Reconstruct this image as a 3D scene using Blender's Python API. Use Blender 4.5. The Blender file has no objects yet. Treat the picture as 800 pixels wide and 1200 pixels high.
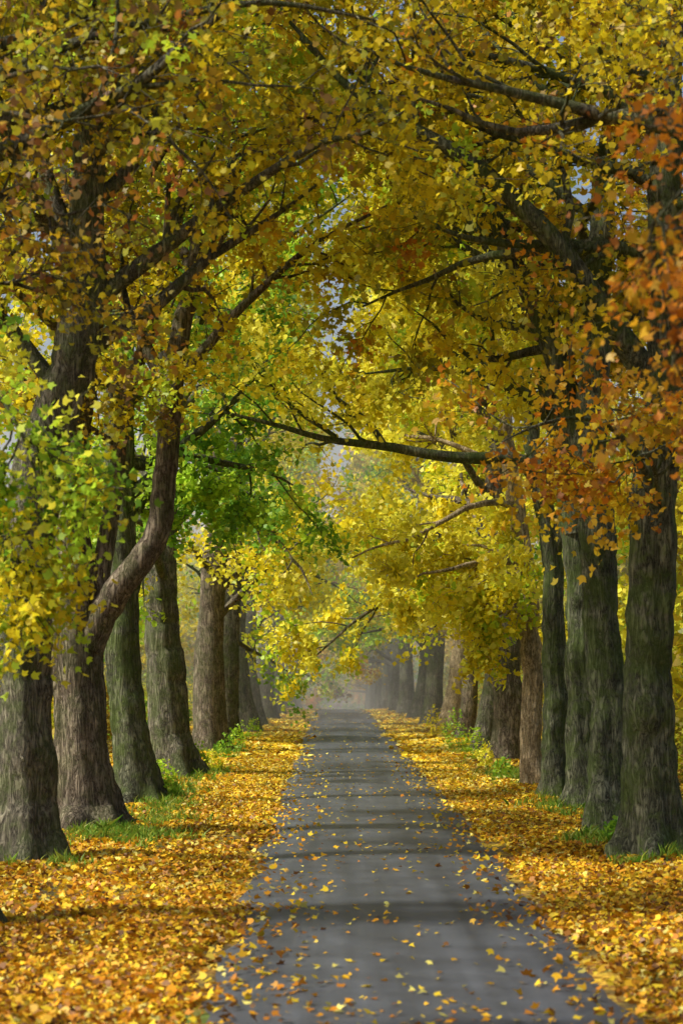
import bpy, math, random
import numpy as np
from mathutils import Vector

SEED=7
rng=np.random.default_rng(SEED)
scene=bpy.context.scene
scene.view_settings.view_transform='Standard'
scene.view_settings.look='None'
scene.view_settings.exposure=0

# ------------------------------------------------------------------ helpers
ROAD_L,ROAD_R=-1.25,2.93
def profile(y):
    y=np.asarray(y,dtype=float)
    a=np.clip(y-142,0,40)
    return -(a*a)*0.045/80 - 0.045*np.clip(y-182,0,260)
def ground_z(x,y):
    x=np.asarray(x,dtype=float);y=np.asarray(y,dtype=float)
    off=np.maximum(np.maximum(ROAD_L-x,x-ROAD_R),0)
    k=np.clip(off/2.0,0,1)
    n=0.05*np.sin(x*1.3+y*.37)+0.04*np.sin(x*.6-y*.9+2)+0.03*np.sin(y*1.7+x*2.1)
    return profile(y)+k*(n+0.06)+0.02*np.clip(off-4,0,30)

def new_obj(name,mesh,parent=None):
    o=bpy.data.objects.new(name,mesh)
    scene.collection.objects.link(o)
    if parent is not None: o.parent=parent
    return o

def mesh_fixed(name,verts,k,nf,mat,cols=None,idx=None,smooth=False):
    me=bpy.data.meshes.new(name)
    me.vertices.add(len(verts))
    me.vertices.foreach_set('co',np.ascontiguousarray(verts,dtype=np.float32).ravel())
    me.loops.add(nf*k)
    if idx is None: idx=np.arange(nf*k)
    me.loops.foreach_set('vertex_index',np.ascontiguousarray(idx,dtype=np.int32).ravel())
    me.polygons.add(nf)
    me.polygons.foreach_set('loop_start',np.arange(nf,dtype=np.int32)*k)
    me.polygons.foreach_set('loop_total',np.full(nf,k,dtype=np.int32))
    me.update(calc_edges=True)
    if smooth:
        me.polygons.foreach_set('use_smooth',np.ones(nf,dtype=bool))
    if cols is not None:
        at=me.attributes.new('col','FLOAT_COLOR','FACE')
        c=np.ones((nf,4),dtype=np.float32); c[:,:3]=cols
        at.data.foreach_set('color',c.ravel())
    me.materials.append(mat)
    return me

K8=np.array([(0,-.5),(.28,-.40),(.52,.05),(.2,.1),(0,.58),(-.2,.1),(-.52,.05),(-.28,-.40)])
K6=np.array([(0,-.5),(.42,-.2),(.25,.2),(0,.55),(-.25,.2),(-.42,-.2)])
K4=np.array([(0,-.5),(.42,0),(0,.5),(-.42,0)])

def leaf_mesh(name,C,S,cols,K,mat,upbias=0.5,flat=None):
    N=len(C)
    n=rng.normal(size=(N,3)); n[:,2]+=upbias
    if flat is not None:
        n=rng.normal(size=(N,3))*flat; n[:,2]=1
    n/=np.linalg.norm(n,axis=1)[:,None]+1e-9
    t=rng.normal(size=(N,3))
    t-=n*(t*n).sum(1)[:,None]; t/=np.linalg.norm(t,axis=1)[:,None]+1e-9
    b=np.cross(n,t)
    k=len(K)
    bend=(K[:,0]**2)*0.7-(K[:,1]**2)*0.35
    bs=rng.uniform(-.6,1.3,size=N)
    V=C[:,None,:]+S[:,None,None]*(K[None,:,0,None]*t[:,None,:]+K[None,:,1,None]*b[:,None,:]+(bend[None,:]*bs[:,None])[:,:,None]*n[:,None,:])
    return mesh_fixed(name,V.reshape(-1,3),k,N,mat,cols)

# ------------------------------------------------------------------ materials
def nmat(name):
    m=bpy.data.materials.new(name); m.use_nodes=True
    nt=m.node_tree; nt.nodes.clear()
    out=nt.nodes.new('ShaderNodeOutputMaterial')
    return m,nt,out
def N(nt,t,**kw):
    n=nt.nodes.new(t)
    for k,v in kw.items(): setattr(n,k,v)
    return n
def ramp(nt,src,stops):
    r=nt.nodes.new('ShaderNodeValToRGB')
    el=r.color_ramp.elements
    while len(el)<len(stops): el.new(0.5)
    for e,(p,c) in zip(el,stops):
        e.position=p; e.color=(c[0],c[1],c[2],1)
    nt.links.new(src,r.inputs[0]); return r
def noise(nt,vec,scale,detail=4,rough=.55):
    n=nt.nodes.new('ShaderNodeTexNoise'); n.inputs['Scale'].default_value=scale
    n.inputs['Detail'].default_value=detail; n.inputs['Roughness'].default_value=rough
    nt.links.new(vec,n.inputs['Vector']); return n
def mixc(nt,f,a,b,mode='MIX'):
    m=nt.nodes.new('ShaderNodeMix'); m.data_type='RGBA'; m.blend_type=mode
    for s,v in ((m.inputs[0],f),(m.inputs[6],a),(m.inputs[7],b)):
        if hasattr(v,'is_linked') or hasattr(v,'links'): nt.links.new(v,s)
        else: s.default_value=v if not isinstance(v,tuple) else (v[0],v[1],v[2],1)
    return m.outputs[2]

def leaf_material(name,trans=.45):
    m,nt,out=nmat(name)
    at=N(nt,'ShaderNodeAttribute'); at.attribute_name='col'
    d=N(nt,'ShaderNodeBsdfDiffuse'); t=N(nt,'ShaderNodeBsdfTranslucent')
    nt.links.new(at.outputs['Color'],d.inputs[0])
    nt.links.new(at.outputs['Color'],t.inputs[0])
    mx=N(nt,'ShaderNodeMixShader'); mx.inputs[0].default_value=trans
    nt.links.new(d.outputs[0],mx.inputs[1]); nt.links.new(t.outputs[0],mx.inputs[2])
    g=N(nt,'ShaderNodeBsdfGlossy'); g.inputs['Roughness'].default_value=.45
    g.inputs[0].default_value=(.6,.6,.55,1)
    m2=N(nt,'ShaderNodeMixShader'); m2.inputs[0].default_value=.03
    nt.links.new(mx.outputs[0],m2.inputs[1]); nt.links.new(g.outputs[0],m2.inputs[2])
    nt.links.new(m2.outputs[0],out.inputs[0])
    return m
M_LEAF=leaf_material('autumn_leaf',.5)
M_LITTER=leaf_material('fallen_leaf',.2)
M_GRASS=leaf_material('grass_blade',.35)

def bark_material(name,dark,mid,light,moss_amt):
    m,nt,out=nmat(name)
    tc=N(nt,'ShaderNodeTexCoord')
    mp=N(nt,'ShaderNodeMapping'); mp.inputs['Scale'].default_value=(1,1,.16)
    nt.links.new(tc.outputs['Object'],mp.inputs[0])
    n1=noise(nt,mp.outputs[0],11,7,.62)
    n1.inputs['Distortion'].default_value=.8
    s=N(nt,'ShaderNodeMath',operation='SUBTRACT'); s.inputs[1].default_value=.5; nt.links.new(n1.outputs['Fac'],s.inputs[0])
    ab=N(nt,'ShaderNodeMath',operation='ABSOLUTE'); nt.links.new(s.outputs[0],ab.inputs[0])
    r=ramp(nt,ab.outputs[0],[(0.0,dark),(.03,mid),(.10,light)])
    n4=noise(nt,tc.outputs['Object'],12,6,.75)
    r4=ramp(nt,n4.outputs['Fac'],[(0.32,(.6,.6,.6)),(.68,(1.35,1.35,1.35))])
    n2=noise(nt,tc.outputs['Object'],2.4,6,.7)
    r2=ramp(nt,n2.outputs['Fac'],[(0.32,(.5,.48,.46)),(.68,(1.4,1.36,1.28))])
    c=mixc(nt,1.0,r.outputs[0],r2.outputs[0],'MULTIPLY')
    c=mixc(nt,1.0,c,r4.outputs[0],'MULTIPLY')
    n3=noise(nt,tc.outputs['Object'],1.5,9,.78)
    r3=ramp(nt,n3.outputs['Fac'],[(.45,(0,0,0)),(.56,(1,1,1))])
    mm=N(nt,'ShaderNodeMath',operation='MULTIPLY'); mm.inputs[1].default_value=moss_amt
    nt.links.new(r3.outputs[0],mm.inputs[0])
    mc=mixc(nt,n4.outputs['Fac'],(.045,.08,.010),(.12,.18,.035))
    c=mixc(nt,mm.outputs[0],c,mc)
    b=N(nt,'ShaderNodeBump'); b.inputs['Strength'].default_value=1; b.inputs['Distance'].default_value=.3
    hs=N(nt,'ShaderNodeMath',operation='MINIMUM'); hs.inputs[1].default_value=.1; nt.links.new(ab.outputs[0],hs.inputs[0])
    ad=N(nt,'ShaderNodeMath',operation='MULTIPLY_ADD'); ad.inputs[1].default_value=.12
    nt.links.new(n4.outputs['Fac'],ad.inputs[0]); nt.links.new(hs.outputs[0],ad.inputs[2])
    nt.links.new(ad.outputs[0],b.inputs['Height'])
    p=N(nt,'ShaderNodeBsdfPrincipled'); p.inputs['Roughness'].default_value=.9
    p.inputs['Specular IOR Level'].default_value=.2
    nt.links.new(c,p.inputs['Base Color']); nt.links.new(b.outputs[0],p.inputs['Normal'])
    nt.links.new(p.outputs[0],out.inputs[0])
    return m
B_BROWN=bark_material('bark_brown',(.04,.032,.024),(.17,.142,.112),(.27,.235,.19),.3)
B_GREY=bark_material('bark_grey',(.034,.034,.028),(.145,.138,.11),(.23,.222,.18),.5)
B_GREEN=bark_material('bark_mossy',(.03,.034,.025),(.125,.14,.095),(.2,.215,.155),.7)
B_SUNLIT=bark_material('bark_sunlit',(.2,.145,.08),(.52,.42,.26),(.66,.55,.38),.1)  # sunlight on the trunk painted in as a lighter beige bark colour

# ------------------------------------------------------------------ palettes
C=dict(Y=(.95,.78,.03),LEM=(.95,.90,.09),GOLD=(.68,.44,.025),OR=(.78,.29,.02),RUST=(.42,.15,.03),
       BR=(.26,.14,.065),OL=(.42,.43,.035),DOL=(.27,.28,.03),GR=(.19,.42,.04),LIME=(.50,.74,.05),DY=(.74,.60,.02))
def pal(**w):
    k=list(w); p=np.array([w[a] for a in k],float); return np.array([C[a] for a in k]),p/p.sum()
P_OLIVE=pal(GOLD=1.6,OL=4,DY=4,Y=3,BR=.9,LIME=1.8,DOL=.7)
P_BROWN=pal(BR=3.2,RUST=1,GOLD=2,OL=2.5,DOL=1.5,DY=1)
P_TOP=pal(BR=1.5,GOLD=2.2,OL=4,DOL=1.5,DY=3.5,Y=1.2,LIME=.5)
P_YELLOW=pal(Y=5,LEM=5,GOLD=.3,LIME=1.5,OL=.2)
P_LEM=pal(Y=4,LEM=6,LIME=1)
P_YGREEN=pal(LIME=5,LEM=1.5,GR=3,Y=.8)
P_GREEN=pal(GR=4.5,LIME=4,LEM=.4)
P_ORANGE=pal(OR=5,RUST=2,GOLD=1.5,BR=.5)
P_ORGOLD=pal(OR=2,GOLD=4,RUST=.9,DY=3)
P_RIGHT=pal(GOLD=2.5,OL=3,DY=4.5,Y=2.5,OR=.6,BR=1)

# ------------------------------------------------------------------ tree building
class Wood:
    def __init__(s): s.v=[];s.f=[];s.n=0
    def tube(s,P,R,k,trunk=False,ph=0.,z0=0.):
        P=np.asarray(P,float);R=np.asarray(R,float);n=len(P)
        T=np.gradient(P,axis=0); T/=np.linalg.norm(T,axis=1)[:,None]+1e-9
        m=T.mean(0); ref=np.array([0,1.,0]) if abs(m[1])<.7*np.linalg.norm(m) else np.array([1.,0,0])
        U=np.cross(T,ref);U/=np.linalg.norm(U,axis=1)[:,None]+1e-9
        W=np.cross(T,U)
        a=np.linspace(0,2*np.pi,k,endpoint=False)
        rr=np.repeat(R[:,None],k,1)
        if trunk:
            h=(P[:,2]-z0)[:,None]
            fl=np.exp(-np.clip(h,0,None)/.5)
            rr=rr*(1+fl*(.38+.34*np.sin(a*5+ph)[None,:]+.18*np.sin(a*3+ph*2)[None,:])
                 +.06*np.sin(a*4+ph*3+h*.3)+.045*np.sin(a*7+ph+h*.8)+.04*np.sin(a*2+h*1.3+ph)+.025*np.sin(a*11+h*.5)
                 +.03*np.sin(h*2.3+ph+a))
            rr2=np.random.default_rng(int(ph*1000)+3)
            for _ in range(14):
                hz=rr2.uniform(.3,9); az=rr2.uniform(0,6.28); sz=rr2.uniform(.12,.3)
                da=np.angle(np.exp(1j*(a-az)))[None,:]*R.max()
                rr=rr+rr2.uniform(.03,.10)*np.exp(-((h-hz)**2+da**2)/(sz*sz))
        V=P[:,None,:]+rr[:,:,None]*(np.cos(a)[None,:,None]*U[:,None,:]+np.sin(a)[None,:,None]*W[:,None,:])
        i=np.arange(n-1)[:,None]*k; j=np.arange(k)[None,:]; j2=(j+1)%k
        F=np.stack([i+j,i+j2,i+k+j2,i+k+j],-1).reshape(-1,4)+s.n
        s.v.append(V.reshape(-1,3)); s.f.append(F); s.n+=n*k
    def mesh(s,name,mat):
        V=np.concatenate(s.v);F=np.concatenate(s.f)
        return mesh_fixed(name,V,4,len(F),mat,idx=F,smooth=True)

def unit(v): return v/(np.linalg.norm(v)+1e-9)
def resample(P,R,step):
    P=np.asarray(P,float);R=np.asarray(R,float)
    d=np.r_[0,np.cumsum(np.linalg.norm(np.diff(P,axis=0),axis=1))]
    n=max(3,int(d[-1]/step)+1); t=np.linspace(0,d[-1],n)
    m=np.gradient(P,d,axis=0)
    ix=np.clip(np.searchsorted(d,t,side='right')-1,0,len(d)-2)
    h=(d[ix+1]-d[ix]); u=((t-d[ix])/h)[:,None]; h=h[:,None]
    out=(2*u**3-3*u**2+1)*P[ix]+(u**3-2*u**2+u)*h*m[ix]+(-2*u**3+3*u**2)*P[ix+1]+(u**3-u**2)*h*m[ix+1]
    return out,np.interp(t,d,R)

class Tree:
    def __init__(s,x,y,seed,palette,bark,name='maple_tree',K=K6,lsize=.15,tw_leaves=40,level=0,lowpal=None,outer=.4):
        s.x=x;s.y=y;s.r=np.random.default_rng(seed);s.pal=palette;s.bark=bark;s.name=name
        s.K=K;s.ls=lsize;s.tl=tw_leaves;s.level=level;s.w=Wood();s.C=[];s.col=[];s.S=[];s.lowpal=lowpal;s.outer=outer
        s.side=-1 if x>0 else 1
        s.z0=float(ground_z(x,y))
    def wander(s,p,d,L,n,amp,up):
        P=[p];d=unit(d)
        for i in range(n):
            d=unit(d+s.r.normal(size=3)*amp+np.array([0,0,up]))
            P.append(P[-1]+d*L/n)
        return np.array(P)
    def leaves(s,P,n,spread,palette=None,size=None):
        n=int(n*s.r.uniform(.15,1.8))
        if n<1: return
        t=s.r.uniform(.1,1.05,n)*(len(P)-1); i=np.clip(t.astype(int),0,len(P)-2); u=(t-i)[:,None]
        c=P[i]*(1-u)+P[i+1]*u+s.r.normal(size=(n,3))*spread
        c[:,2]-=np.abs(s.r.normal(size=n))*spread*.6
        cp,w=palette or s.pal
        a=cp[s.r.choice(len(cp),p=w)]; b=cp[s.r.choice(len(cp),size=n,p=w)]
        k=s.r.uniform(0,.5,n)[:,None]
        col=(a*(1-k)+b*k)*s.r.uniform(.72,1.12,n)[:,None]*s.r.uniform(.78,1.12)
        s.C.append(c);s.col.append(np.clip(col,0,.95))
        s.S.append((size or s.ls)*s.r.uniform(.6,1.3,n))
    def sub(s,P,R,L,depth,nsub,palette=None,dens=1.,droop=0.):
        n=len(P)
        if depth==2 and palette is None and s.r.random()<.25: dens=dens*.45
        for _ in range(nsub):
            t=s.r.uniform(.22,1.)*(n-1); i=min(int(t),n-2);u=t-i
            p=P[i]*(1-u)+P[i+1]*u; r=(R[i]*(1-u)+R[i+1]*u)
            tan=unit(P[i+1]-P[i])
            side=s.r.normal(size=3); side[2]*=.55; side=unit(side-tan*np.dot(side,tan))
            d=unit(tan*s.r.uniform(.5,1.1)+side+np.array([0,0,.15-droop]))
            if depth==2:
                l=max(.9,L*s.r.uniform(.3,.5)*(1.15-.4*t/(n-1)))
                Q=s.wander(p,d,l,6,.22,.03-droop*.15); rr=np.linspace(max(r*.5,.018),.008,7)
                s.w.tube(Q,rr,5 if s.level==0 else 4)
                s.sub(Q,rr,l,1,6 if s.level==0 else 4,palette,dens,droop)
                s.leaves(Q[-3:],s.tl*.5*dens,.22,palette)
            else:
                l=s.r.uniform(.5,1.15)
                Q=s.wander(p,d,l,4,.2,-.03-droop*.2)
                if s.level<2: s.w.tube(Q,np.linspace(max(r*.5,.010),.004,5),3)
                s.leaves(Q,s.tl*dens,.14 if s.level==0 else .26,palette)
    def limb(s,P,R,nsub=7,palette=None,dens=1.,droop=0.,step=.45,wob=.05):
        P,R=resample(P,R,step)
        P[1:]+=np.cumsum(s.r.normal(size=(len(P)-1,3))*wob*.4,axis=0)*.6
        s.w.tube(P,R,10 if s.level==0 else 5)
        L=np.linalg.norm(P[-1]-P[0])
        if nsub: s.sub(P,R,L,2,nsub,palette,dens,droop)
        return P,R
    def trunk(s,way,R,top,h0=5.,nl=14,reach=6.,dens=1.,nsub=6,droop=0.):
        P=[]
        for q in way: P.append((q[0],s.y if len(q)==2 else q[1],q[-1]))
        P=np.array(P,float); P[0,2]=s.z0-.25
        Pt,Rt=resample(P,R,.16 if s.level==0 else .6)
        w=s.r.normal(size=(len(Pt),3))*.018; w[0]=0; Pt=Pt+np.cumsum(w,axis=0)*np.array([1,1,0])
        s.w.tube(Pt,Rt,36 if s.level==0 else 14,trunk=True,ph=s.r.uniform(0,6),z0=s.z0)
        zt=Pt[-1,2]-s.z0
        for i in range(nl):
            f=(i+s.r.uniform(.1,.9))/nl
            z=h0+(zt-h0)*f**.9
            j=int(np.argmin(np.abs(Pt[:,2]-s.z0-z))); p=Pt[j].copy(); r=Rt[j]
            if s.r.random()<.62: az=s.r.normal(0,.75)
            else: az=s.r.uniform(-math.pi,math.pi)
            el=math.radians(s.r.uniform(5,45)+25*f)
            outer=math.cos(az)<-.1
            L=reach*(1.05-.45*f)*s.r.uniform(.7,1.15)*(.7 if outer else 1)
            d=np.array([s.side*math.cos(az)*math.cos(el),math.sin(az)*math.cos(el),math.sin(el)])
            Q=s.wander(p,d,L,9,.15,.03 if f>.3 else -.01-droop*.3)
            RR=np.linspace(min(r*.5,.17),.02,10)
            s.w.tube(Q,RR,8 if s.level==0 else 5)
            s.sub(Q,RR,L,2,nsub,(s.lowpal if (s.lowpal and f<.35) else None),dens*(s.outer if outer else 1),.15 if f<.3 else 0)
    def build(s):
        e=bpy.data.objects.new(s.name,None); e.location=(s.x,s.y,s.z0); e.empty_display_size=1
        scene.collection.objects.link(e)
        off=np.array([s.x,s.y,s.z0])
        s.w.v=[v-off for v in s.w.v]
        new_obj('trunk_and_branches',s.w.mesh('wood',s.bark),e)
        if s.C:
            C_=np.concatenate(s.C)-off
            new_obj('foliage',leaf_mesh('leaves',C_,np.concatenate(s.S),np.concatenate(s.col),s.K,M_LEAF,.45),e)
            return len(C_)
        return 0
tot=0
# --- near left row
t=Tree(-4.8,17,11,P_BROWN,B_GREY,K=K8,lsize=.10,tw_leaves=16,outer=.9)
t.trunk([(-4.8,0),(-4.9,4),(-4.7,8),(-4.9,13)],[.4,.34,.26,.1],13,h0=8.6,nl=9,reach=5,dens=.7); tot+=t.build()
t=Tree(-4.9,26,12,P_TOP,B_GREY,K=K8,lsize=.11,tw_leaves=26,outer=1.)
t.trunk([(-4.9,0),(-5.3,4),(-5.6,8),(-5.7,15)],[.45,.38,.32,.12],15,h0=8.8,nl=14,reach=6.5,dens=.9)
t.limb([(-5.3,26,6.6),(-4.6,25.6,6.9),(-4.0,25.2,6.5),(-3.6,25,5.6)],[.05,.04,.03,.012],11,P_YGREEN,1.1,.45)
t.limb([(-5.3,26,5.6),(-4.6,25.8,5.6),(-4.1,25.6,5.0),(-3.8,25.5,4.2)],[.05,.04,.03,.012],10,pal(LIME=3,Y=3,LEM=1,OL=2),1.1,.45)
t.limb([(-5.5,26,9.8),(-4.2,26,10.8),(-2.6,26,11.4),(-.8,26,11.7),(.6,26,11.5)],[.10,.08,.06,.04,.015],8,P_TOP,.8)
t.limb([(-5.5,26,8.6),(-4.4,26,9.3),(-3.4,26,9.0),(-2.4,26,9.3)],[.05,.04,.025,.008],9,P_BROWN,.45)
t.limb([(-5.5,26,9.6),(-4.4,25.5,10.2),(-3.2,25.2,10.0),(-1.8,25,10.2)],[.05,.04,.025,.008],9,P_BROWN,.55,.1)
t.limb([(-5.5,26,7.6),(-4.6,26.5,8.3),(-3.7,27,8.2),(-2.9,27.3,7.8)],[.045,.035,.02,.007],8,P_BROWN,.45,.2)
t.limb([(-5.6,26,10),(-4.9,26.3,10.7),(-4.2,26.6,10.9),(-3.3,27,11.9)],[.06,.045,.03,.01],9,P_TOP,1.)
tot+=t.build()
t=Tree(-5.04,34,13,P_OLIVE,B_GREY,K=K8,lsize=.13,tw_leaves=42,outer=1.)
t.trunk([(-5.0,0),(-5.25,3.3),(-5.0,6.4),(-4.4,8.7),(-4.2,10.3),(-4.5,17)],[.5,.42,.4,.38,.3,.1],17,h0=7.6,nl=17,reach=6.8,dens=.85)
t.limb([(-4.6,34,8),(-5.6,34.5,9.2),(-6.8,35,9.8),(-8,35.5,10)],[.15,.11,.07,.02],9,P_OLIVE)
t.limb([(-4.3,34,10.3),(-4.9,34.5,12),(-5.2,35,13.2),(-5,35.5,15)],[.15,.11,.07,.02],11,P_OLIVE,1.2)
t.limb([(-4.2,34,9.8),(-4.8,33,11),(-5.3,32.4,12),(-5.8,32,13)],[.12,.09,.06,.02],10,P_OLIVE,1.2)
tot+=t.build()
t=Tree(-4.63,40,14,P_OLIVE,B_BROWN,K=K8,lsize=.14,tw_leaves=40,lowpal=P_YELLOW,outer=1.)
t.trunk([(-4.63,0),(-4.8,2),(-4.85,3.97),(-4.93,6.3),(-4.68,8.8),(-4.43,11.3),(-4.6,18)],[.54,.5,.48,.32,.26,.2,.08],18,h0=7.6,nl=15,reach=6.5)
t.limb([(-4.75,40,3.7),(-4.45,39.9,4.3),(-3.93,39.7,4.97),(-3.35,39.6,5.63),(-3.1,39.6,6.97),(-2.97,39.7,8.8),(-2.6,39.8,10.8),(-2.4,40,12.5),(-2.2,40,15)],[.38,.31,.27,.25,.23,.21,.18,.13,.04],0,wob=.07,step=.25)
t.limb([(-2.97,39.7,8.8),(-1.9,39.4,10),(-.5,39,11.2),(1,38.7,12)],[.12,.09,.06,.02],9,P_YELLOW)
t.limb([(-2.97,39.7,8.4),(-3.6,39.8,9.6),(-3.9,39.9,11),(-3.7,40,13)],[.15,.12,.09,.03],7,P_OLIVE)
t.limb([(-2.6,39.8,10.8),(-3.0,40.6,12),(-2.4,41.4,13.6),(-1,42,15)],[.12,.09,.06,.02],9)
t.limb([(-2.4,40,12.3),(-1.3,39.6,13.4),(.4,39.2,14.2),(2,39,14.6)],[.1,.08,.06,.02],9)
t.limb([(-4.7,40,4.2),(-4.5,40.2,5),(-4.27,40.2,6.3),(-4.0,40.2,8.3),(-3.3,40.2,10.6),(-3.1,40.3,13)],[.28,.2,.17,.14,.1,.04],7)
tot+=t.build()
t=Tree(-4.56,49.5,15,P_YGREEN,B_GREEN,lsize=.16,tw_leaves=38,lowpal=P_GREEN,outer=.7)
t.trunk([(-4.56,0),(-5.07,2.9),(-5.28,4.95),(-5.3,9),(-5,20)],[.5,.4,.38,.33,.1],20,h0=6.3,nl=17,reach=7.2)
t.limb([(-5.2,49.5,6.2),(-4.2,50,7.6),(-3.2,50.3,8.2),(-2.2,50.6,7.8)],[.12,.09,.06,.02],10,P_GREEN,1.,.2)
tot+=t.build()
t=Tree(-4.55,61,16,P_YELLOW,B_GREY,lsize=.17,tw_leaves=36,lowpal=P_YGREEN,outer=.6)
t.trunk([(-4.55,0),(-5.0,3.3),(-5.2,5.5),(-5.1,9),(-5.0,22)],[.60,.52,.48,.36,.1],22,h0=5.0,nl=18,reach=7.2,droop=.1)
t.limb([(-5.1,61,6.5),(-4.1,61.5,8.0),(-3.0,62,8.6),(-1.8,62.4,8.2)],[.12,.09,.06,.02],10,P_GREEN,1.,.2)
tot+=t.build()
# --- near right row
t=Tree(5.7,18,21,P_RIGHT,B_GREY,name='oak_tree',K=K8,lsize=.10,tw_leaves=17,outer=.9)
t.trunk([(5.7,0),(5.8,4),(5.6,8),(5.7,13)],[.45,.4,.32,.12],13,h0=9.0,nl=8,reach=4.5,dens=.7)
t.limb([(5.7,18,8.1),(4.6,18,8.2),(3.8,18,7.9),(3.1,18,7.5),(2.75,18,7.1)],[.05,.035,.025,.015,.006],9,P_ORANGE,1.1,.35)
t.limb([(5.7,18,7.4),(4.6,18.4,7.4),(3.7,18.5,7.0),(3.25,18.5,6.4)],[.05,.035,.02,.006],6,P_ORANGE,.9,.4)
tot+=t.build()
t=Tree(5.8,27,22,P_RIGHT,B_GREY,K=K8,lsize=.11,tw_leaves=26,outer=.9)
t.trunk([(5.8,0),(5.9,4),(5.8,8),(5.7,15)],[.5,.42,.36,.12],15,h0=9.6,nl=13,reach=6.,dens=.9)
t.limb([(5.7,27.5,10.6),(4.78,28,10.9),(3.67,28,10.75),(2.6,28,10.6),(1.2,28,11.1)],[.14,.11,.09,.06,.02],6,None,.6)
t.limb([(5.8,27,10),(5.2,27.5,11),(4.5,28,12),(4,28.5,12.8)],[.1,.08,.05,.02],10,P_RIGHT,1.1)
tot+=t.build()
t=Tree(5.57,35,23,P_RIGHT,B_GREEN,K=K8,lsize=.13,tw_leaves=38,outer=1.)
t.trunk([(5.57,0),(5.5,2.8),(5.53,5.3),(5.63,8.8),(5.7,12),(5.6,17)],[.46,.42,.4,.34,.26,.1],17,h0=9.2,nl=13,reach=6.3,dens=.85)
t.limb([(5.6,35,8.0),(4.9,34.5,8.9),(3.9,34.2,10.3),(2.47,34,11.6),(1.33,34,12.3),(.48,34,12.8),(-.7,34,14)],[.26,.22,.18,.14,.11,.08,.03],9,None,.8)
t.limb([(5.55,35,6.2),(4.8,33.5,7.0),(3.9,32,7.2),(3.1,31,7.0),(2.5,30.5,6.7)],[.07,.05,.035,.025,.008],9,P_ORGOLD,.7,.25)
t.limb([(5.55,35,5.7),(5.3,33.5,6.6),(4.8,32,6.5),(4.3,31,6.0)],[.06,.045,.03,.008],7,P_ORGOLD,.7,.3)
t.limb([(5.65,35,11),(6.0,36,12.2),(5.6,37,13.2),(5.2,38,14.2)],[.14,.1,.07,.02],10,P_RIGHT,1.2)
t.limb([(5.65,35,9.8),(6.1,36.5,10.4),(6.5,38,11),(6.8,39,12)],[.14,.1,.07,.02],10,P_RIGHT,1.2)
tot+=t.build()
t=Tree(5.34,38.8,24,P_RIGHT,B_GREEN,K=K8,lsize=.14,tw_leaves=38,outer=1.)
t.trunk([(5.34,0),(5.25,2.8),(5.1,5.4),(4.9,7),(5.05,9.4),(5.4,12.6),(5.4,18)],[.42,.36,.34,.31,.27,.2,.08],18,h0=9.2,nl=15,reach=6.3,dens=.85)
t.limb([(4.92,38.8,6.6),(4.5,38.8,8.5),(3.95,38.8,10),(3.2,38.8,11.5),(2.8,38.8,14)],[.25,.24,.2,.16,.05],6)
t.limb([(5.0,38.8,9),(5.7,40,9.8),(6.3,41,10.2),(7,42,10.4)],[.12,.09,.06,.02],10,P_RIGHT,1.1)
tot+=t.build()
t=Tree(5.75,46.6,25,P_YELLOW,B_GREEN,lsize=.16,tw_leaves=38,outer=1.)
t.trunk([(5.75,0),(5.7,3),(5.6,6),(4.93,10.1),(3.96,12.6),(3.4,18)],[.38,.33,.31,.28,.2,.06],18,h0=8.2,nl=15,reach=6.)
t.limb([(5.55,46.6,6.3),(5.2,46.6,9),(5.0,46.6,12),(5.3,46.6,17)],[.26,.24,.2,.06],9)
tot+=t.build()
t=Tree(5.53,50.5,26,P_YELLOW,B_GREEN,lsize=.16,tw_leaves=36,lowpal=P_LEM,outer=1.)
t.trunk([(5.53,0),(5.45,3),(5.3,6),(4.7,9),(4.9,18)],[.32,.27,.25,.2,.06],18,h0=8.5,nl=12,reach=6.)
t.limb([(5.1,50.5,7.6),(4.87,50.3,8.2),(3.0,50,8.4),(1.33,50,8.7),(-.13,50,8.9),(-1.8,50,9.35),(-2.9,50,9.6)],[.18,.17,.14,.11,.08,.05,.02],6,P_LEM,.3)
t.limb([(1.33,50,8.7),(.9,50,9.3),(.2,50,9.8),(-.3,50,10.6)],[.08,.07,.05,.02],5,P_LEM,.4)
t.limb([(.2,50,8.85),(-.9,49.8,9.6),(-1.9,49.6,10.6)],[.06,.045,.02],4,P_LEM,.4)
tot+=t.build()
t=Tree(5.5,55,27,P_LEM,B_SUNLIT,lsize=.17,tw_leaves=36,lowpal=P_LEM,outer=1.)
t.trunk([(5.55,0),(5.45,3),(5.3,6),(4.9,9),(5,18)],[.3,.25,.23,.18,.06],18,h0=5.2,nl=15,reach=5.2,droop=.1)
t.limb([(5.45,55,4.2),(4.9,54.6,4.8),(4.3,54.4,4.6),(3.8,54.2,4.0)],[.05,.04,.025,.01],7,pal(LEM=4,Y=3,LIME=2),.8,.4)
t.limb([(5.4,55,5.4),(4.6,55.5,6.4),(3.6,56,6.6),(2.6,56.5,5.8)],[.07,.05,.03,.01],9,P_LEM,1.,.3)
t.limb([(5.4,55,4.8),(5.0,54,5.6),(4.4,53.3,5.7),(3.6,53,5.2)],[.06,.04,.03,.01],8,P_LEM,1.,.3)
tot+=t.build()
t=Tree(6.1,69,28,P_LEM,B_BROWN,lsize=.19,tw_leaves=34,outer=1.)
t.trunk([(6.1,0),(6.0,4),(5.7,9),(5.6,22)],[.56,.48,.4,.1],22,h0=4.4,nl=17,reach=6.5,droop=.1)
t.limb([(6.0,69,5),(5,68.5,6.2),(3.8,68,6.3),(2.7,68,5.5)],[.08,.06,.04,.01],9,P_LEM,1.,.3)
tot+=t.build()
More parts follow.
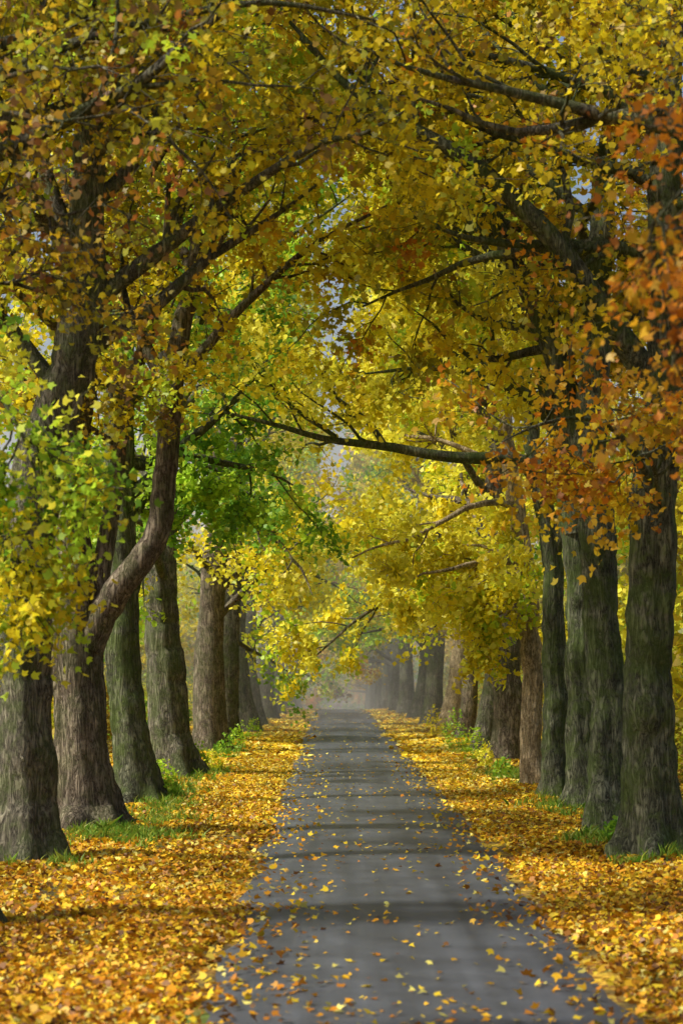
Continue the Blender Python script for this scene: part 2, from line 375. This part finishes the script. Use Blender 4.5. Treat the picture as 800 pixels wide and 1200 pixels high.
# --- mid and far rows
mid=[(-4.6,78,.64,P_YELLOW,B_BROWN),(-4.5,88,.5,P_YGREEN,B_GREY),(-4.05,100,.68,P_LEM,B_GREY),(-4.0,112,.55,P_YELLOW,B_GREY),
     (-3.9,124,.6,P_YGREEN,B_GREY),(-3.8,137,.6,P_ORGOLD,B_GREY),
     (5.95,79,.48,P_LEM,B_GREY),(5.95,90,.4,P_LEM,B_BROWN),(5.85,101,.45,P_YELLOW,B_SUNLIT),(5.6,112,.5,P_YGREEN,B_GREY),(5.4,124,.5,P_GREEN,B_GREY),(5.2,137,.5,P_YELLOW,B_GREY)]
for i,(x,y,r,p,b) in enumerate(mid):
    t=Tree(x,y,100+i,p,b,K=K4,lsize=.23,tw_leaves=28,level=1,outer=.6)
    j=t.r.uniform(-.4,.4); h=t.r.uniform(18,22)
    t.trunk([(x,0),(x+j-.2*t.side,4),(x+j,9),(x+j,h)],[r,r*.85,r*.65,.1],h,h0=3.7 if y>75 else 5.,nl=16,reach=6.4,nsub=6,droop=.12); tot+=t.build()
y=149;i=0
while y<262:
    for sd in (-1,1):
        x=-3.75 if sd<0 else 5.0
        x+=rng.uniform(-.3,.3)
        t=Tree(x,y+rng.uniform(-2,2),200+i,[P_YELLOW,P_ORGOLD,P_YGREEN,P_OLIVE][rng.integers(4)],B_GREY,K=K4,lsize=.38,tw_leaves=14,level=2,outer=.8)
        h=t.z0+t.r.uniform(15,20)
        t.trunk([(x,0),(x,t.z0+4),(x,t.z0+9),(x,h)],[.5,.42,.33,.1],h,h0=2.8,nl=12,reach=6.,nsub=5,droop=.1); tot+=t.build()
        i+=1
    y+=11

# ------------------------------------------------------------------ background woodland (one mass each)
def foliage_mass(name,blobs,mat,size,K=K4):
    Cs=[];cols=[];S=[]
    for (x,y,z,rx,ry,rz,n,p) in blobs:
        n=int(n)
        d=rng.normal(size=(n,3)); d/=np.linalg.norm(d,axis=1)[:,None]
        rad=rng.uniform(.45,1.0,n)**.6
        lump=1+.25*np.sin(d[:,0]*5+x)*np.sin(d[:,1]*4+y)+.2*np.sin(d[:,2]*7+z)
        c=np.array([x,y,z])+d*(rad*lump)[:,None]*np.array([rx,ry,rz])
        c[:,2]=np.maximum(c[:,2],ground_z(c[:,0],c[:,1])+.05)
        cp,w=p; k=rng.choice(len(cp),size=n,p=w); base=cp[rng.choice(len(cp),p=w)]
        col=(cp[k]*.5+base*.5)*rng.uniform(.6,1.1,n)[:,None]
        Cs.append(c);cols.append(col);S.append(size*rng.uniform(.6,1.3,n))
    me=leaf_mesh(name,np.concatenate(Cs),np.concatenate(S),np.clip(np.concatenate(cols),0,.9),K,mat,.3)
    return new_obj(name,me)
bl=[]
for k in range(130):
    y=rng.uniform(40,230); x=-rng.uniform(8.0,17); h=rng.uniform(.8,2.2)+max(0,(-x-10))*.3
    bl.append((x,y,float(ground_z(x,y))+h*.7,rng.uniform(1,2.2),rng.uniform(1.2,3),h,900,[P_YELLOW,P_YGREEN,P_OLIVE,P_YELLOW][rng.integers(4)]))
for k in range(170):
    y=rng.uniform(42,240); x=rng.uniform(9.5,19); h=rng.uniform(1,3)+(x-9)*.35
    bl.append((x,y,float(ground_z(x,y))+h*.7,rng.uniform(1,2.5),rng.uniform(1.2,3),h,900,[P_YELLOW,P_OLIVE,P_TOP,P_OLIVE,P_YGREEN][rng.integers(5)]))
foliage_mass('roadside_shrubs',bl,M_LEAF,.2)
bl=[]
for k in range(95):
    y=rng.uniform(85,250); x=-rng.uniform(9.0,17)
    bl.append((x,y,float(profile(y))+rng.uniform(3,15),rng.uniform(1.5,3),rng.uniform(2,3.5),rng.uniform(1.2,2.6),650,[P_YELLOW,P_YGREEN,P_OLIVE,P_YGREEN][rng.integers(4)]))
for k in range(105):
    y=rng.uniform(50,230); x=rng.uniform(10,18)
    bl.append((x,y,float(profile(y))+rng.uniform(3,16),rng.uniform(1.5,3),rng.uniform(2,3.5),rng.uniform(1.2,2.6),650,[P_YELLOW,P_OLIVE,P_OLIVE,P_YGREEN,P_TOP][rng.integers(5)]))
foliage_mass('background_tree_crowns',bl,M_LEAF,.3)
bl=[]
for k in range(260):
    y=rng.uniform(60,420); sd=1 if rng.random()<.5 else -1
    h=rng.uniform(3,6.5)
    x=sd*rng.uniform(20,34)
    zc=rng.uniform(1,9) if sd<0 else rng.uniform(1,15)
    bl.append((x,y,float(profile(y))+zc,rng.uniform(3,5),rng.uniform(4,7),h,900,[P_YELLOW,P_OLIVE,P_ORGOLD,P_GREEN,P_OLIVE][rng.integers(5)]))
for k in range(90):
    y=rng.uniform(275,345); x=rng.uniform(-32,32); z=float(profile(y))+rng.uniform(1,24)
    bl.append((x,y,z,rng.uniform(3,6),5,rng.uniform(2,5),800,[P_ORGOLD,P_OLIVE,P_ORANGE,P_GREEN,P_YGREEN][rng.integers(5)]))
foliage_mass('distant_trees',bl,M_LEAF,.6)

# ------------------------------------------------------------------ ground
def grid_mesh(name,xs,ys,zf,mat):
    X,Y=np.meshgrid(xs,ys); Z=zf(X,Y)
    V=np.stack([X,Y,Z],-1).reshape(-1,3); nx,ny=len(xs),len(ys)
    i=np.arange(ny-1)[:,None]*nx; j=np.arange(nx-1)[None,:]
    F=np.stack([i+j,i+j+1,i+nx+j+1,i+nx+j],-1).reshape(-1,4)
    return mesh_fixed(name,V,4,len(F),mat,idx=F,smooth=True)
m,nt,out=nmat('leaf_covered_ground')
tc=N(nt,'ShaderNodeTexCoord'); vec=tc.outputs['Object']
v=N(nt,'ShaderNodeTexVoronoi'); v.inputs['Scale'].default_value=9; nt.links.new(vec,v.inputs['Vector'])
sep=N(nt,'ShaderNodeSeparateColor'); nt.links.new(v.outputs['Color'],sep.inputs[0])
r=ramp(nt,sep.outputs[0],[(0,(.16,.08,.03)),(.25,(.36,.19,.03)),(.5,(.58,.36,.04)),(.75,(.72,.52,.05)),(1,(.45,.25,.03))])
n1=noise(nt,vec,.9,5,.6); r1=ramp(nt,n1.outputs['Fac'],[(.42,(0,0,0)),(.62,(1,1,1))])
gm=mixc(nt,r1.outputs[0],(.08,.06,.025),r.outputs[0])
n2=noise(nt,vec,.35,4,.6); r2=ramp(nt,n2.outputs['Fac'],[(.56,(0,0,0)),(.70,(1,1,1))])
gm=mixc(nt,r2.outputs[0],gm,(.10,.16,.03))
b=N(nt,'ShaderNodeBump'); b.inputs['Strength'].default_value=.8; b.inputs['Distance'].default_value=.05
nt.links.new(v.outputs['Distance'],b.inputs['Height'])
p=N(nt,'ShaderNodeBsdfPrincipled'); p.inputs['Roughness'].default_value=.95
p.inputs['Specular IOR Level'].default_value=.15
nt.links.new(gm,p.inputs['Base Color']); nt.links.new(b.outputs[0],p.inputs['Normal']); nt.links.new(p.outputs[0],out.inputs[0])
xs=np.r_[-400,-250,-150,-90,-60,-40,-30,-22,np.arange(-16,16.01,.5),22,30,40,60,90,150,250,400]
ys=np.r_[-60,-30,-10,np.arange(0,200,1.),np.arange(200,460,5.),500,700,1000]
new_obj('ground',grid_mesh('ground',xs,ys,lambda X,Y:ground_z(X,Y)-.03,m))

m,nt,out=nmat('asphalt')
tc=N(nt,'ShaderNodeTexCoord'); vec=tc.outputs['Object']
n1=noise(nt,vec,90,3,.7); n2=noise(nt,vec,1.1,6,.65)
mp=N(nt,'ShaderNodeMapping'); mp.inputs['Scale'].default_value=(1.6,.06,1); nt.links.new(vec,mp.inputs[0])
n3=noise(nt,mp.outputs[0],1,4,.6)
a=ramp(nt,n1.outputs['Fac'],[(.3,(.036,.042,.054)),(.7,(.085,.095,.115))])
b2=ramp(nt,n2.outputs['Fac'],[(.3,(.65,.65,.67)),(.7,(1.3,1.3,1.3))])
b3=ramp(nt,n3.outputs['Fac'],[(.3,(.6,.6,.61)),(.7,(1.4,1.39,1.37))])
c=mixc(nt,1.,a.outputs[0],b2.outputs[0],'MULTIPLY'); c=mixc(nt,1.,c,b3.outputs[0],'MULTIPLY')
bp=N(nt,'ShaderNodeBump'); bp.inputs['Strength'].default_value=.4; bp.inputs['Distance'].default_value=.01
nt.links.new(n1.outputs['Fac'],bp.inputs['Height'])
p=N(nt,'ShaderNodeBsdfPrincipled'); p.inputs['Roughness'].default_value=.5
nt.links.new(c,p.inputs['Base Color']); nt.links.new(bp.outputs[0],p.inputs['Normal']); nt.links.new(p.outputs[0],out.inputs[0])
ys=np.r_[np.arange(-30,200,.5),np.arange(200,440,3.)]
us=np.linspace(0,1,13)
eL=ROAD_L+.07*np.sin(ys*.8)+.05*np.sin(ys*2.3+1)+.03*rng.normal(size=len(ys))
eR=ROAD_R+.07*np.sin(ys*.7+2)+.05*np.sin(ys*2.1)+.03*rng.normal(size=len(ys))
X=eL[:,None]*(1-us)+eR[:,None]*us; Y=np.repeat(ys[:,None],13,1)
Z=profile(Y)+.02+.05*(1-(2*us-1)**2)[None,:]
Z[:,0]-=.06;Z[:,-1]-=.06
V=np.stack([X,Y,Z],-1).reshape(-1,3); ii=np.arange(len(ys)-1)[:,None]*13; jj=np.arange(12)[None,:]
F=np.stack([ii+jj,ii+jj+1,ii+13+jj+1,ii+13+jj],-1).reshape(-1,4)
new_obj('road',mesh_fixed('road',V,4,len(F),m,idx=F,smooth=True))

# ------------------------------------------------------------------ fallen leaves
def surf(x,y):
    u=np.clip((x-ROAD_L)/(ROAD_R-ROAD_L),0,1)
    inside=(x>ROAD_L)&(x<ROAD_R)
    return np.where(inside,profile(y)+.02+.05*(1-(2*u-1)**2),ground_z(x,y)-.03)
LC=np.array([(.93,.68,.04),(.88,.51,.025),(.80,.37,.02),(.56,.22,.02),(.28,.13,.045),(.9,.80,.2)])
def scatter(n,y0,y1,x0,x1,size,lift,wfun,w_near,w_far,K):
    u=rng.uniform(0,1,n); y=y0*(y1/y0)**u
    x=rng.uniform(x0,x1,n); keep=rng.random(n)<wfun(x,y)
    x,y=x[keep],y[keep]; n=len(x)
    z=surf(x,y)+rng.uniform(.01,lift,n)
    f=np.clip((y-24)/35,0,1)[:,None]; W=np.array(w_near)*(1-f)+np.array(w_far)*f
    cum=np.cumsum(W/W.sum(1)[:,None],axis=1); k=(rng.random(n)[:,None]>cum).sum(1).clip(0,5)
    patch=.84+.24*np.sin(x*1.1+y*.5)*np.sin(y*.31-x*.7)
    col=LC[k]*rng.uniform(.5,1.12,n)[:,None]*patch[:,None]
    return np.stack([x,y,z],1),size*rng.uniform(.5,1.3,n),np.clip(col,0,.95)
def wv(x,y):
    off=np.maximum(ROAD_L-x,x-ROAD_R)
    n=.5+.5*np.sin(x*.9+y*.23+1)*np.sin(y*.41-x*.5)
    n2=.5+.5*np.sin(x*2.9+y*1.3)*np.sin(y*1.1-x*1.9+2)
    edge=.14*np.sin(y*.9)+.10*np.sin(y*.37+1)+.1*np.sin(y*2.7)
    dd=off-edge
    d=np.where(dd>.25,np.clip(.02+.6*n+.45*n2,0,1)*np.clip(1-(off-4)/5,.12,1),.05*np.exp(np.clip(dd,-9,0)/.5)+.5*np.clip((dd+.1)/.35,0,1)**2)
    return d
near=(3,3.5,4,3,3,1); far=(6,3.5,1.5,.5,.5,2.2)
parts=[scatter(290000,14,75,-10,ROAD_L+1.2,.10,.07,wv,near,far,K8),
       scatter(290000,14,75,ROAD_R-1.2,11,.10,.07,wv,near,far,K8)]
Cc=np.concatenate([q[0] for q in parts]);Ss=np.concatenate([q[1] for q in parts]);Co=np.concatenate([q[2] for q in parts])
new_obj('fallen_leaves_verge',leaf_mesh('fallen_leaves',Cc,Ss,Co,K8,M_LITTER,flat=.65))
q=scatter(60000,70,210,-9,ROAD_L+.6,.28,.06,wv,(3,4,4,2,1,1),(6,3,1,.3,.3,3),K4)
q2=scatter(60000,70,210,ROAD_R-.6,10,.28,.06,wv,(3,4,4,2,1,1),(6,3,1,.3,.3,3),K4)
new_obj('fallen_leaves_far_verge',leaf_mesh('fallen_leaves_far',np.r_[q[0],q2[0]],np.r_[q[1],q2[1]],np.r_[q[2],q2[2]],K4,M_LITTER,flat=.3))
def wr(x,y):
    n=.5+.5*np.sin(y*.55+np.sin(x*1.3))*np.sin(y*.17+2)
    m_=np.minimum(x-ROAD_L,ROAD_R-x)
    return np.clip(.15+.45*n**2+.6*np.exp(-m_/.35),0,1)
q=scatter(5200,15,150,ROAD_L+.1,ROAD_R-.1,.085,.03,wr,(4,4,3,1.5,1,2),(6,3,1,.3,.3,3),K8)
new_obj('fallen_leaves_road',leaf_mesh('fallen_leaves_road',q[0],q[1],q[2],K8,M_LITTER,flat=.3))

# ------------------------------------------------------------------ grass at trunk feet
spots=[(-4.1,39,1.2,1.6,3000),(-5.0,40.6,.9,.9,900),(-4.1,51,.9,2.5,2200),(-3.9,62,.9,3,2000),(-4.0,78,.8,4,2000),(5.2,37.6,.8,.8,1600),(5.3,47,.8,3,1400),(5.3,34.2,.7,.6,350),(5.3,60,.9,5,2200),(-4.5,33,.7,.8,300),(-3.8,45,1.0,3,1500),(-6.5,45,1.5,10,2000),(7.5,45,1.5,12,2200),(5.3,78,.8,8,1800)]
P0=[]
for (x,y,sx,sy,n) in spots:
    cc=rng.normal(size=(n//12,2))*np.array([sx*.5,sy*.5])+np.array([x,y])
    a=np.repeat(cc,12,0)+rng.normal(size=(len(cc)*12,2))*.07; P0.append(a)
P0=np.concatenate(P0); P0=P0[(P0[:,0]<ROAD_L-.3)|(P0[:,0]>ROAD_R+.3)]
n=len(P0); z=ground_z(P0[:,0],P0[:,1])-.03
h=rng.uniform(.12,.32,n)*(.65+.45*np.sin(P0[:,0]*7)*np.sin(P0[:,1]*5)); az=rng.uniform(0,6.28,n); lean=rng.normal(size=(n,2))*.5
B=np.stack([P0[:,0],P0[:,1],z],1); wv_=np.stack([np.cos(az),np.sin(az),0*az],1)*.014
tip=B+np.stack([lean[:,0]*h,lean[:,1]*h,h],1); mid_=B+np.stack([lean[:,0]*h*.3,lean[:,1]*h*.3,h*.6],1)
V=np.stack([B-wv_,B+wv_,mid_+wv_*.7,tip,mid_-wv_*.7],1).reshape(-1,3)
gc=np.array([(.16,.36,.03),(.26,.44,.05),(.40,.46,.06)])[rng.integers(0,3,n)]*rng.uniform(.5,1.1,n)[:,None]
new_obj('grass',mesh_fixed('grass',V,5,n,M_GRASS,gc))
bl=[]
for (x,y,r_,h_,n_,p_) in [(-4.0,61.5,.4,.55,360,P_GREEN),(-3.6,63,.35,.4,260,P_YGREEN),(-3.9,50,.3,.3,180,P_GREEN),(-4.4,54,.4,.4,240,P_YGREEN),(5.2,37.3,.25,.28,200,P_GREEN),(4.9,58,.3,.4,200,P_YGREEN),(5.0,66,.3,.5,220,P_YELLOW),(5.0,71,.4,.7,260,P_YGREEN),(-3.6,72,.4,.5,260,P_GREEN),(-3.6,80,.4,.6,260,P_GREEN),(5.1,84,.5,.9,300,P_YGREEN),(4.9,95,.5,.8,300,P_YELLOW),(-3.4,92,.4,.6,240,P_YGREEN)]:
    bl.append((x,y,float(ground_z(x,y))+h_*.6,r_,r_,h_,n_,p_))
foliage_mass('verge_saplings',bl,M_LEAF,.1,K6)

# ------------------------------------------------------------------ haze (real volume)
bpy.ops.mesh.primitive_cube_add(size=1,location=(0,255,4))
hz=bpy.context.object; hz.name='morning_mist'; hz.scale=(70,330,42)
m,nt,out=nmat('mist'); vs=N(nt,'ShaderNodeVolumeScatter')
vs.inputs['Color'].default_value=(1,.97,.84,1); vs.inputs['Density'].default_value=.0058; vs.inputs['Anisotropy'].default_value=0
nt.links.new(vs.outputs[0],out.inputs['Volume']); hz.data.materials.append(m)

# ------------------------------------------------------------------ light
EL,AZ=math.radians(46),math.radians(-104)
S=Vector((math.sin(AZ)*math.cos(EL),math.cos(AZ)*math.cos(EL),math.sin(EL)))
sl=bpy.data.lights.new('sun','SUN'); sl.energy=5; sl.angle=math.radians(4.); sl.color=(1,.93,.78)
so=bpy.data.objects.new('sun',sl); so.rotation_euler=S.to_track_quat('Z','Y').to_euler(); so.location=(-30,20,40); scene.collection.objects.link(so)
w=bpy.data.worlds.new('World'); scene.world=w; w.use_nodes=True
nt=w.node_tree; bg=nt.nodes['Background']; sky=nt.nodes.new('ShaderNodeTexSky'); sky.sky_type='NISHITA'; sky.sun_disc=False
sky.sun_elevation=EL; sky.sun_rotation=AZ; sky.dust_density=5; sky.air_density=1; nt.links.new(sky.outputs[0],bg.inputs[0]); bg.inputs[1].default_value=.15

# ------------------------------------------------------------------ camera
cd=bpy.data.cameras.new('camera'); cam=bpy.data.objects.new('camera',cd); scene.collection.objects.link(cam)
cam.location=(0,0,3.3); cam.rotation_euler=(math.radians(90),0,0)
cd.sensor_fit='VERTICAL'; cd.sensor_height=36; cd.lens=72
cd.shift_y=.15; cd.shift_x=.0117
cd.clip_end=3000
cd.dof.use_dof=True; cd.dof.focus_distance=50; cd.dof.aperture_fstop=1.6
scene.camera=cam
print('LEAVES',tot)
